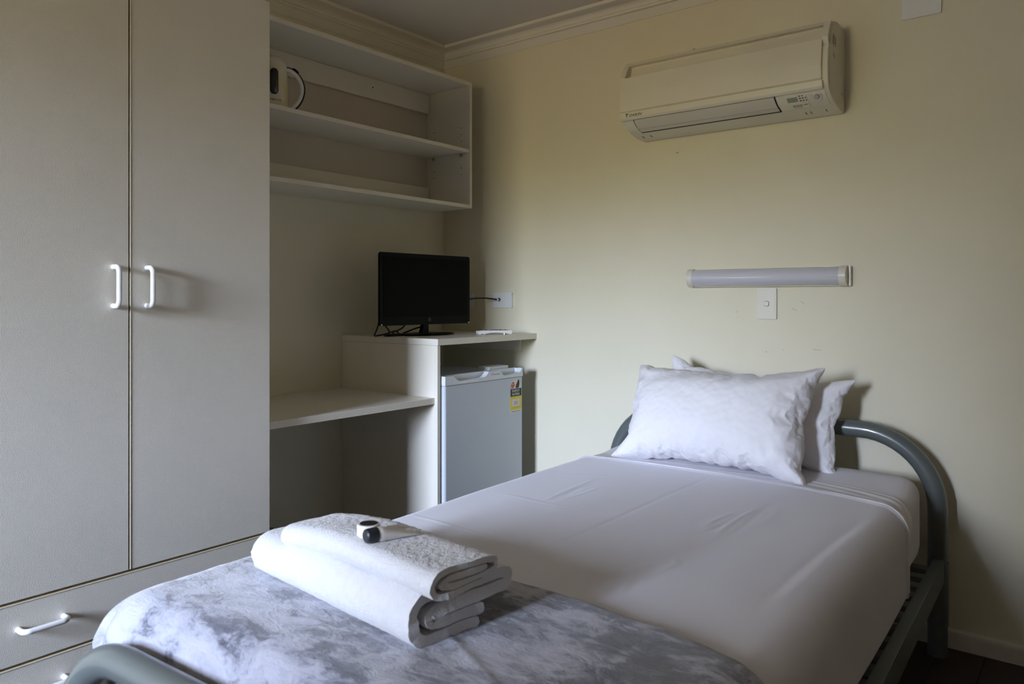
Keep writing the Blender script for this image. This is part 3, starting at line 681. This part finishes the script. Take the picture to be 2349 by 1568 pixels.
def ridge(px, py, pts, w):
    """smooth bump profile around a polyline"""
    best = 1e9; tt = 0; L_ = len(pts) - 1
    for i in range(L_):
        ax, ay = pts[i]; bx, by = pts[i + 1]; dx, dy = bx - ax, by - ay; q = ((px - ax) * dx + (py - ay) * dy) / (dx * dx + dy * dy)
        q = max(0, min(1, q)); d = math.hypot(px - ax - q * dx, py - ay - q * dy)
        if d < best: best = d; tt = (i + q) / L_
    fade = min(1, 5 * tt + .15, 5 * (1 - tt) + .15)
    return math.exp(-(best / w) ** 2) * fade

# mattress with its fitted sheet
def mattress():
    bm = bmesh.new(); bmesh.ops.create_cube(bm, size=2.0)
    bmesh.ops.subdivide_edges(bm, edges=bm.edges[:], cuts=44, use_grid_fill=True)
    hx, hy, hz, r = HW - 0.003, 1.005, 0.1135, 0.055; c = Vector((0, -1.025, 0.4315))
    for v in bm.verts:
        def wmap(a, h):
            k = abs(a); inner = (h - r)
            val = inner * min(1, k / 0.85) if k < .85 else inner + r * math.tan((k - .85) / .15 * math.pi / 4)
            return math.copysign(val, a)
        p = Vector((wmap(v.co.x, hx), wmap(v.co.y, hy), wmap(v.co.z, hz)))
        q = Vector((max(-hx + r, min(hx - r, p.x)), max(-hy + r, min(hy - r, p.y)), max(-hz + r, min(hz - r, p.z))))
        d = p - q
        if d.length > 1e-6: p = q + d.normalized() * r if max(abs(v.co.x), abs(v.co.y), abs(v.co.z)) > .999 else p
        v.co = p + c
        if v.co.z > 0.45: v.co.z += crown(v.co.x) * min(1, (v.co.z - .45) / .09) + (0.024 * max(0, 1 - abs(v.co.y + .05) / .30))
        hd = max(0, (v.co.y + .18) / .16)
        v.co.x *= 1 - 0.035 * hd ** 2.2
        if abs(v.co.x) > .5: v.co.x += math.copysign(0.003 * N3(v.co.y * 8, v.co.z * 4), v.co.x)
        v.co.z += 0.0015 * N3(v.co.x * 7, v.co.y * 7)
    return bm_mesh(bm)
mt = link('mattress', mattress(), FITTED, loc=BL, rz=BR)
props(mt, 'single mattress in a pale fitted sheet on the steel bed frame', 'mattress')

# white top sheet: wrinkled band between the fitted sheet and the cover
def sheet_edges(s):
    a = abs(s) / 0.55; k = max(0, s / .55)
    return (-0.52 - .05 * k, -0.215 - 0.10 * k ** 3 - (0.03 * max(0, k - 1) if s > 0 else 0.02 * a))
def sheet_disp(s, t, x, y):
    e0, e1 = sheet_edges(s); f = (e1 - t)
    k = max(0, min(1, (s + .1) / .5))
    w = 0.0028 * math.sin(f * (150 + 40 * N3(s * 2, 3)) + 3.5 * N3(s * 1.6, 1.0) + 2 * N3(s * 5, t * 4)) * (0.25 + .75 * k)
    w *= max(0, min(1, f / .02)) * (0.55 + .45 * N3(s * 3, t * 6))
    return w + 0.003 + 0.001 * N3(s * 9, t * 30)
st = drape('top_sheet', -0.74, 0.745, 0, 0, 150, 70, COTTON2, base=0.003, thick=0.003, rim=0.006, disp=sheet_disp, edges=sheet_edges)
props(st, 'white cotton sheet band showing wrinkled above the bed cover', 'sheet')

# plain grey-white cover with ironed fold creases
CR = [([(-0.005, -.40), (-0.012, -0.62), (-0.022, -0.912), (-0.029, -1.089), (-0.040, -1.40)], -0.0016, .006),
      ([(0.515, -0.56), (0.495, -0.90), (0.480, -1.40)], 0.0030, .014), ([(0.490, -0.6), (0.470, -0.90), (0.455, -1.40)], -0.0022, .012),
      ([(-0.46, -0.975), (-0.28, -0.994), (-0.04, -1.004)], 0.0012, .005), ([(-0.55, -1.28), (-0.17, -1.338), (-0.04, -1.328)], 0.0014, .005),
      ([(-0.48, -0.70), (-0.30, -0.620), (-0.05, -0.60)], 0.0010, .005),
      ([(-0.281, -0.975), (-0.290, -0.85), (-0.295, -0.66)], 0.0018, .007), ([(-0.25, -0.97), (-0.232, -0.86), (-0.225, -0.735)], 0.0016, .006), ([(-0.265, -0.90), (-0.275, -0.80), (-0.255, -0.72)], -0.0016, .007),
      ([(0.180, -0.955), (0.19, -0.85), (0.205, -0.771)], 0.0018, .007), ([(0.236, -1.02), (0.228, -0.86), (0.238, -0.70)], 0.0020, .006), ([(0.262, -0.99), (0.262, -0.86), (0.25, -0.62)], -0.0016, .007), ([(0.29, -.83), (.295, -.74), (.28, -.66)], 0.0016, .006),
      ([(0.20, -1.0), (0.215, -.93), (0.212, -.89)], -0.0018, .007),
      ([(0.190, -1.374), (0.183, -1.315), (0.202, -1.269)], 0.0020, .008), ([(0.222, -1.46), (0.212, -1.40), (0.204, -1.35)], 0.0018, .007), ([(0.235, -1.30), (0.245, -1.25), (0.228, -1.21)], 0.0018, .007)]
def cover_edges(s):
    k = max(0, s / .55)
    return (-2.20, -0.385 - 0.06 * min(1, k) ** 2.2 + (0.03 * (-s / .55) if s < 0 else 0))
def cover_disp(s, t, x, y):
    w = 0.0035 * N3(s * 2.6, t * 2.1, 5) + 0.0010 * N3(s * 9, t * 7, 2)
    if abs(s) < .62:
        for pts, a, wd_ in CR: w += a * (1.0 if wd_ < .012 else .7) * ridge(s, t, pts, wd_ * .9)
    e1 = cover_edges(s)[1]; f = e1 - t
    if f < .03: w += 0.0055 * math.exp(-((f - .006) / .0065) ** 2)
    return w + 0.0065
cv = drape('bed_cover', -0.755, 0.757, 0, 0, 260, 360, COVER, base=0.004, thick=0.003, rim=0.004, disp=cover_disp, edges=cover_edges)
props(cv, 'smooth off-white bed cover tucked over the mattress with fold creases', 'bed cover')
pts = []
for i in range(100):
    s = -0.72 + 1.46 * i / 99; e1 = cover_edges(s)[1]; x, d1, an = section(s); o_ = 0.0155
    pts.append((x + math.sin(an) * o_, e1 - 0.003, ZT + crown(x) - d1 + math.cos(an) * o_))
hm = link('hem', tube(pts, 0.0048, 10), COTTON, cv); hm['label'] = 'bright white rolled hem'

# marbled plush throw across the foot
def bl_edges(s): return (-2.185 - 0.02 * math.sin(s * 9), -1.565 + 0.02 * N3(s * 3, 7) - (0.03 * max(0, abs(s) - .4) / .2) - 0.06 * max(0, s - .15))
def bl_disp(s, t, x, y):
    w = 0.003 * N3(s * 3, t * 3, 1) + 0.0022 * N3(s * 11, t * 10, 4) + 0.0011 * N3(s * 38, t * 34, 8)
    # bunched folds by the left foot corner
    k = math.exp(-(((s + .585) / .07) ** 2 + ((t + 2.06) / .085) ** 2))
    w += k * (-0.004 + 0.015 * abs(math.sin(s * 62 - t * 30 + 1.5 * N3(s * 6, t * 6))) + .006 * N3(s * 20, t * 20))
    w += 0.004 * math.exp(-((t - (-1.83 - .5 * (s - .1))) / .010) ** 2) * (1 if -.05 < s < .35 else 0) * .6
    return w
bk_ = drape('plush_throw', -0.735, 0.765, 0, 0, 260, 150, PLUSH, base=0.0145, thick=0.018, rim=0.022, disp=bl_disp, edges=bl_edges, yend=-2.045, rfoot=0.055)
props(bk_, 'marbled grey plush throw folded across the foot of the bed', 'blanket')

# ------------------------------------------------------------------ pillows: inflated with the cloth solver
def sim_pillow(name, w, h, rim, flap, press, seed, frames=30, n=84):
    nx = n; ny = int(n * h / w); rnd = random.Random(seed)
    vs = []; idx = {}
    def add(p): vs.append(p); return len(vs) - 1
    for i in range(nx + 1):
        for j in range(ny + 1):
            x = -w / 2 + w * i / nx; y = -h / 2 + h * j / ny; b = i in (0, nx) or j in (0, ny)
            u = 1 - (2 * i / nx - 1) ** 2; v = 1 - (2 * j / ny - 1) ** 2
            if b: idx[(0, i, j)] = idx[(1, i, j)] = add((x, y, rnd.uniform(-.001, .001)))
            else:
                z = 0.05 * (u * v) ** .5 + rnd.uniform(-.002, .002)
                idx[(0, i, j)] = add((x, y, z)); idx[(1, i, j)] = add((x, y, -z))
    fs = []
    for i in range(nx):
        for j in range(ny):
            a, b, c, d = [(i, j), (i + 1, j), (i + 1, j + 1), (i, j + 1)]
            fs.append(tuple(idx[(0, *q)] for q in (a, b, c, d))); fs.append(tuple(idx[(1, *q)] for q in (d, c, b, a)))
    me = bpy.data.meshes.new(name); me.from_pydata(vs, [], fs); me.update()
    o = bpy.data.objects.new(name, me); COL.objects.link(o)
    md = o.modifiers.new('cloth', 'CLOTH'); s = md.settings
    s.quality = 5; s.mass = 0.25; s.tension_stiffness = 15; s.compression_stiffness = 15; s.shear_stiffness = 5; s.bending_stiffness = 0.02
    s.tension_damping = 8; s.compression_damping = 8; s.air_damping = 3
    s.use_pressure = True; s.uniform_pressure_force = press; s.effector_weights.gravity = 0.0
    md.collision_settings.use_collision = False
    md.point_cache.frame_start = 1; md.point_cache.frame_end = frames + 5
    for f in range(1, frames + 1): SC.frame_set(f)
    ev = o.evaluated_get(bpy.context.evaluated_depsgraph_get()); out_ = bpy.data.meshes.new_from_object(ev)
    bpy.data.objects.remove(o); SC.frame_set(1)
    # flat stitched flange around the seam
    bm = bmesh.new(); bm.from_mesh(out_); bm.verts.ensure_lookup_table()
    ring = [idx[(0, i, 0)] for i in range(nx)] + [idx[(0, nx, j)] for j in range(ny)] + [idx[(0, i, ny)] for i in range(nx, 0, -1)] + [idx[(0, 0, j)] for j in range(ny, 0, -1)]
    m_ = len(ring); cen = Vector((0, 0, 0)); pr_ = [bm.verts[q] for q in ring]; base_ = list(pr_)
    for step in range(2 if rim > 0 else 0):
        new = []
        for q in range(m_):
            p = base_[q].co; a = base_[(q - 2) % m_].co; b = base_[(q + 2) % m_].co
            t_ = (b - a); t_.z = 0; t_.normalize(); nn = Vector((t_.y, -t_.x, 0))
            wd_ = rim + (flap if p.x < -w / 2 * .86 and abs(p.y) < h / 2 * .97 else 0)
            o2 = pr_[q].co + nn * wd_ / 2; o2.z = pr_[q].co.z * .8 + 0.004 * rnd.uniform(-1, 1) * (1 + step)
            new.append(bm.verts.new(o2))
        for q in range(m_):
            bm.faces.new((pr_[q], new[q], new[(q + 1) % m_], pr_[(q + 1) % m_]))
        pr_ = new
    bmesh.ops.recalc_face_normals(bm, faces=bm.faces[:])
    bm.to_mesh(out_); bm.free()
    return out_
pm = sim_pillow('pillow', 0.745, 0.485, 0.0, 0.0, 3.2, 3)
def place_pillow(name, me, base, lean, rz, label, roll=0.0, sag=0.0, sx=1.0, sy=1.0, th=1.0, warp=None, seed=0):
    """base: world point of the bottom centre; pillow stands on its long side leaning back"""
    co = []
    for v in me.vertices:
        x, y, z = v.co.x * sx, v.co.y * sy, v.co.z * th
        z += 0.0028 * N3(x * 14 + seed, y * 14) + 0.0012 * N3(x * 40, y * 30 + seed)
        if warp: x, y, z = warp(x, y, z)
        v.co = (x, -z, y)
    o = link(name, me, COTTON); o.data.polygons.foreach_set('use_smooth', [True] * len(me.polygons))
    mt_ = Matrix.Translation(base) @ Matrix.Rotation(rz, 4, 'Z') @ Matrix.Rotation(-lean, 4, 'X') @ Matrix.Rotation(roll, 4, 'Y')
    o.matrix_world = mt_
    if 'set_sharp_from_angle' in dir(me):
        pass
    sb = o.modifiers.new('s', 'SUBSURF'); sb.levels = 1; sb.render_levels = 1
    return props(o, label, 'pillow', None)
me2 = pm.copy()
PCR = [([(.335, .05), (.28, .0), (.24, -.06)], .006, .010), ([(.34, .10), (.30, .07), (.285, .02)], .005, .008), ([(.345, -.02), (.30, -.04), (.26, -.10)], .006, .012), ([(.34, -.13), (.28, -.12), (.22, -.16)], .006, .014),
       ([(.34, .20), (.24, .15), (.10, .13)], -.010, .022), ([(.33, .16), (.27, .10), (.26, .05)], -.008, .016), ([(-.33, .12), (-.22, .09), (-.05, .13), (.10, .17)], -.007, .020), ([(-.34, .02), (-.27, .04), (-.25, .10)], .006, .010), ([(-.35, -.10), (-.29, -.03), (-.27, .03)], .007, .010),
       ([(-.20, -.21), (-.08, -.19), (.02, -.14)], -.006, .014), ([(.05, -.20), (.10, -.17), (.14, -.12)], -.005, .012), ([(.30, -.20), (.25, -.15), (.24, -.10)], -.006, .012), ([(.13, .02), (.12, -.05)], -.003, .006), ([(-.12, .05), (.0, .02), (.10, -.02)], -.003, .02), ([(.02, .21), (.12, .19), (.16, .13)], -.007, .012)]
def warp_front(x, y, z):
    # slumped top-left, bulging belly, bottom resting flat; top-right corner drawn out to a point
    t = (y / 0.23)
    if x < 0 and y > 0: k = (-x / .35) * (y / .23); y -= 0.045 * k ** 2; x += 0.022 * k
    if x < 0 and y < 0: k = (-x / .35) * (-y / .23); x += .030 * k * (1 - k) * 2 - .03 * k ** 4
    if x > 0: x += .016 * (1 - min(1, t * t)) * (x / .35)
    if x > 0 and y > 0: k = (x / .35) * (y / .23); x += 0.012 * k ** 2
    for pts, a_, w2 in PCR: z += a_ * ridge(x, y, pts, w2) * (1 if z > 0.004 else 0)
    y -= 0.036 * (1 - min(1, (x / .35) ** 2)) * max(0, -t) ** 2
    z += 0.02 * max(0, -t) ** 2 * (1 if z > 0 else 0)
    return x, y, z
place_pillow('pillow', me2, (1.598, -0.345, 0.735), R(25), R(-1.0), 'white pillow leaning in front, the nearer of the two', sx=1.0, sy=.915, th=.85, warp=warp_front, seed=0)
place_pillow('pillow', pm.copy(), (1.672, -0.196, 0.727), R(14), R(1), 'white pillow standing behind the front pillow against the wall', sx=.98, sy=.80, th=.52, seed=9, roll=R(4.5))

# ------------------------------------------------------------------ folded towels
def ribbon_outline(path, th, cap=5):
    P_ = [Vector(p) for p in path]; n = len(P_); Lf, Rt = [], []
    for i in range(n):
        t_ = (P_[min(i+1, n-1)] - P_[max(i-1, 0)]).normalized(); nn = Vector((-t_.y, t_.x))
        Lf.append(P_[i] + nn * th / 2); Rt.append(P_[i] - nn * th / 2)
    def capp(c, d, n0):
        o_ = []
        for k in range(1, cap): a = math.pi * k / cap; o_.append(c + n0 * (th / 2) * math.cos(a) + d * (th / 2) * math.sin(a))
        return o_
    te = (P_[-1] - P_[-2]).normalized(); ts = (P_[0] - P_[1]).normalized()
    c1 = capp(P_[-1], te, Vector((-te.y, te.x))); c0 = capp(P_[0], ts, Vector((-ts.y, ts.x)))
    return Lf + c1 + Rt[::-1] + c0, n, len(c1), len(c0)
def rounded_path(pts, r, n=6, step=0.006):
    P_ = [Vector(p) for p in pts]; o_ = [P_[0]]
    for i in range(1, len(P_) - 1):
        a, b, c = P_[i-1], P_[i], P_[i+1]; r1 = min(r, (a-b).length * .49, (c-b).length * .49)
        s_, e_ = b + (a-b).normalized() * r1, b + (c-b).normalized() * r1
        for k in range(n + 1): t = k / n; o_.append((1-t)**2 * s_ + 2*t*(1-t) * b + t*t * e_)
    o_.append(P_[-1]); d = [o_[0]]
    for p in o_[1:]:
        L_ = (p - d[-1]).length
        if L_ < 1e-5: continue
        m_ = max(1, int(L_ / step))
        q0 = d[-1]
        for k in range(1, m_ + 1): d.append(q0.lerp(p, k / m_))
    return d
def towel(name, pts, th, length, rc, nx, seed, m=TERRY, sagf=None):
    ol, np_, nc1, nc0 = ribbon_outline(rounded_path(pts, rc, step=.0035), th); n = len(ol); vs, fs = [], []
    for i in range(nx + 1):
        u = i / nx; x = -length / 2 + length * u
        for k, p in enumerate(ol):
            y, z = p.x, p.y
            f = 1.0; xx = x
            ex = 0.008 * N3(y * 18 + seed, z * 40, i > nx / 2) * (1 if u in (0, 1) or True else 0) * (abs(2 * u - 1) ** 6)
            y2 = y + 0.003 * N3(x * 7, z * 8, seed) ; z2 = z + 0.0030 * N3(x * 8, y * 9, seed + 3) * min(1, z / .02)
            nz = 0.0012 * N3(x * 131 + .37, y * 127 + seed, z * 133) + 0.0006 * N3(x * 283, y * 271, z * 277)
            vs.append([xx + ex + nz, y2 + nz, z2 + nz * (1 if z > .012 else 0)])
    for i in range(nx):
        for k in range(n): a = i * n + k; b = i * n + (k + 1) % n; fs.append((a, b, b + n, a + n))
    bm = bmesh.new(); V = [bm.verts.new(sagf(*v) if sagf else v) for v in vs]
    for f in fs: bm.faces.new([V[q] for q in f])
    # rounded pile at both cut ends: inset caps
    for r0, sgn in ((0, -1), (nx, 1)):
        o_ = r0 * n; fl_ = []
        for k in range(np_ - 1):
            a, b = k, k + 1; c, d = 2 * np_ + nc1 - 1 - b, 2 * np_ + nc1 - 1 - a
            fl_.append([a, b, c, d])
        fl_.append([np_ - 1] + [np_ + q for q in range(nc1)] + [np_ + nc1])
        fl_.append([2 * np_ + nc1 - 1] + [2 * np_ + nc1 + q for q in range(nc0)] + [0])
        for q in fl_:
            f = bm.faces.new([V[o_ + z_] for z_ in (q if sgn > 0 else q[::-1])])
        for k in range(n):
            e_ = bm.edges.get((V[o_ + k], V[o_ + (k + 1) % n]))
            if e_: e_.smooth = False
    me = bm_mesh(bm); o = link(name, me, m, loc=BL, rz=BR); o.data.polygons.foreach_set('use_smooth', [True] * len(me.polygons))
    return o
Z1 = 0.5860
def s1(x, y, z):
    a = R(-7.5); k = 1 + 0.0; y2 = y
    X = -0.145 + x * math.cos(a) - y2 * math.sin(a); Y = -1.865 + x * math.sin(a) + y2 * math.cos(a)
    zz = z * (1 - 0.12 * max(0, -x / .25)); return (X, Y, Z1 + 0.011 * (1 - (x / .26) ** 2) * 0 + zz)
tw1 = towel('bath_towel', [(0.118, .0090), (0.034, .0090), (0.004, .0095), (-0.014, .028), (-0.015, .060), (0.004, .0795), (0.034, .0800), (0.170, .0775), (0.205, .0700), (0.196, .0510), (0.170, .0530), (0.040, .0530), (.010, .042), (0.040, .0315), (0.128, .0305)], 0.0200, 0.505, 0.026, 210, 1, sagf=s1)
props(tw1, 'thick folded white bath towel lying directly on the marbled throw', 'towel')
Z2 = Z1 + 0.0885
def s2(x, y, z):
    a = R(-7.0); X = -0.075 + x * math.cos(a) - y * math.sin(a); Y = -1.872 + x * math.sin(a) + y * math.cos(a)
    return (X, Y, Z2 - 0.018 * max(0, -x / .22) ** 2 - .004 * max(0, x / .22) + z)
tw2 = towel('hand_towel', [(0.100, .0050), (0.018, .0050), (-0.001, .0060), (-0.010, .018), (-0.010, .030), (0.000, .0410), (0.020, .0425), (0.108, .0410), (0.130, .0360), (0.132, .0200), (0.112, .0170), (0.026, .0168), (0.004, .0232), (0.026, .0292), (0.102, .0290)], 0.0102, 0.435, 0.015, 190, 5, sagf=s2)
props(tw2, 'smaller white towel rolled flat on top of the bath towel', 'towel')

# toiletries on the towels
def bedpt(x, y, z): return tuple(Matrix.Translation(BL) @ Matrix.Rotation(BR, 4, 'Z') @ Vector((x, y, z)))
TZ = Z2 + 0.046
tb = thing('squeeze_tube', 'small white squeeze tube with round black cap lying on the towels', 'tube', bedpt(-0.040, -1.868, TZ + 0.0125), R(78))
# local x: from cap (0) to flat end
bm = bmesh.new(); rings = []
for i in range(15):
    u = i / 14; x = 0.012 + 0.082 * u; ry = 0.0125 + 0.0035 * u; rz_ = 0.0135 * (1 - u) ** .8 + 0.0008
    if i == 0: ry = rz_ = 0.0115
    rings.append([bm.verts.new((x, ry * math.cos(q * math.pi / 12), -0.0125 * u + rz_ * math.sin(q * math.pi / 12))) for q in range(24)])
for a, b in zip(rings, rings[1:]):
    for q in range(24): bm.faces.new((a[q], a[(q+1) % 24], b[(q+1) % 24], b[q]))
bm.faces.new(rings[0][::-1]); bm.faces.new(rings[-1]); link('tube_body', bm_mesh(bm), mat('white_tube', (.74, .72, .68), .35), tb)
me = lathe([(0.0095, -0.010), (0.0118, -0.008), (0.0125, -0.004), (0.0125, 0.012)], 28); me.transform(Matrix.Rotation(R(90), 4, 'Y'))
link('cap', me, mat('black_cap', (.018, .024, .030), .4), tb)
jr = thing('toiletry_jar', 'small round white jar with dark lid disc beside the squeeze tube', 'jar', bedpt(-0.072, -1.842, TZ), 0)
link('jar_body', lathe([(0.018, 0.0), (0.0205, 0.003), (0.0205, 0.019), (0.019, 0.0215), (0.0165, 0.022)], 36), mat('white_jar', (.80, .78, .74), .35), jr)
link('lid_disc', lathe([(0.0160, 0.0220), (0.0155, 0.0228), (0.002, 0.0229)], 30), BLK, jr)
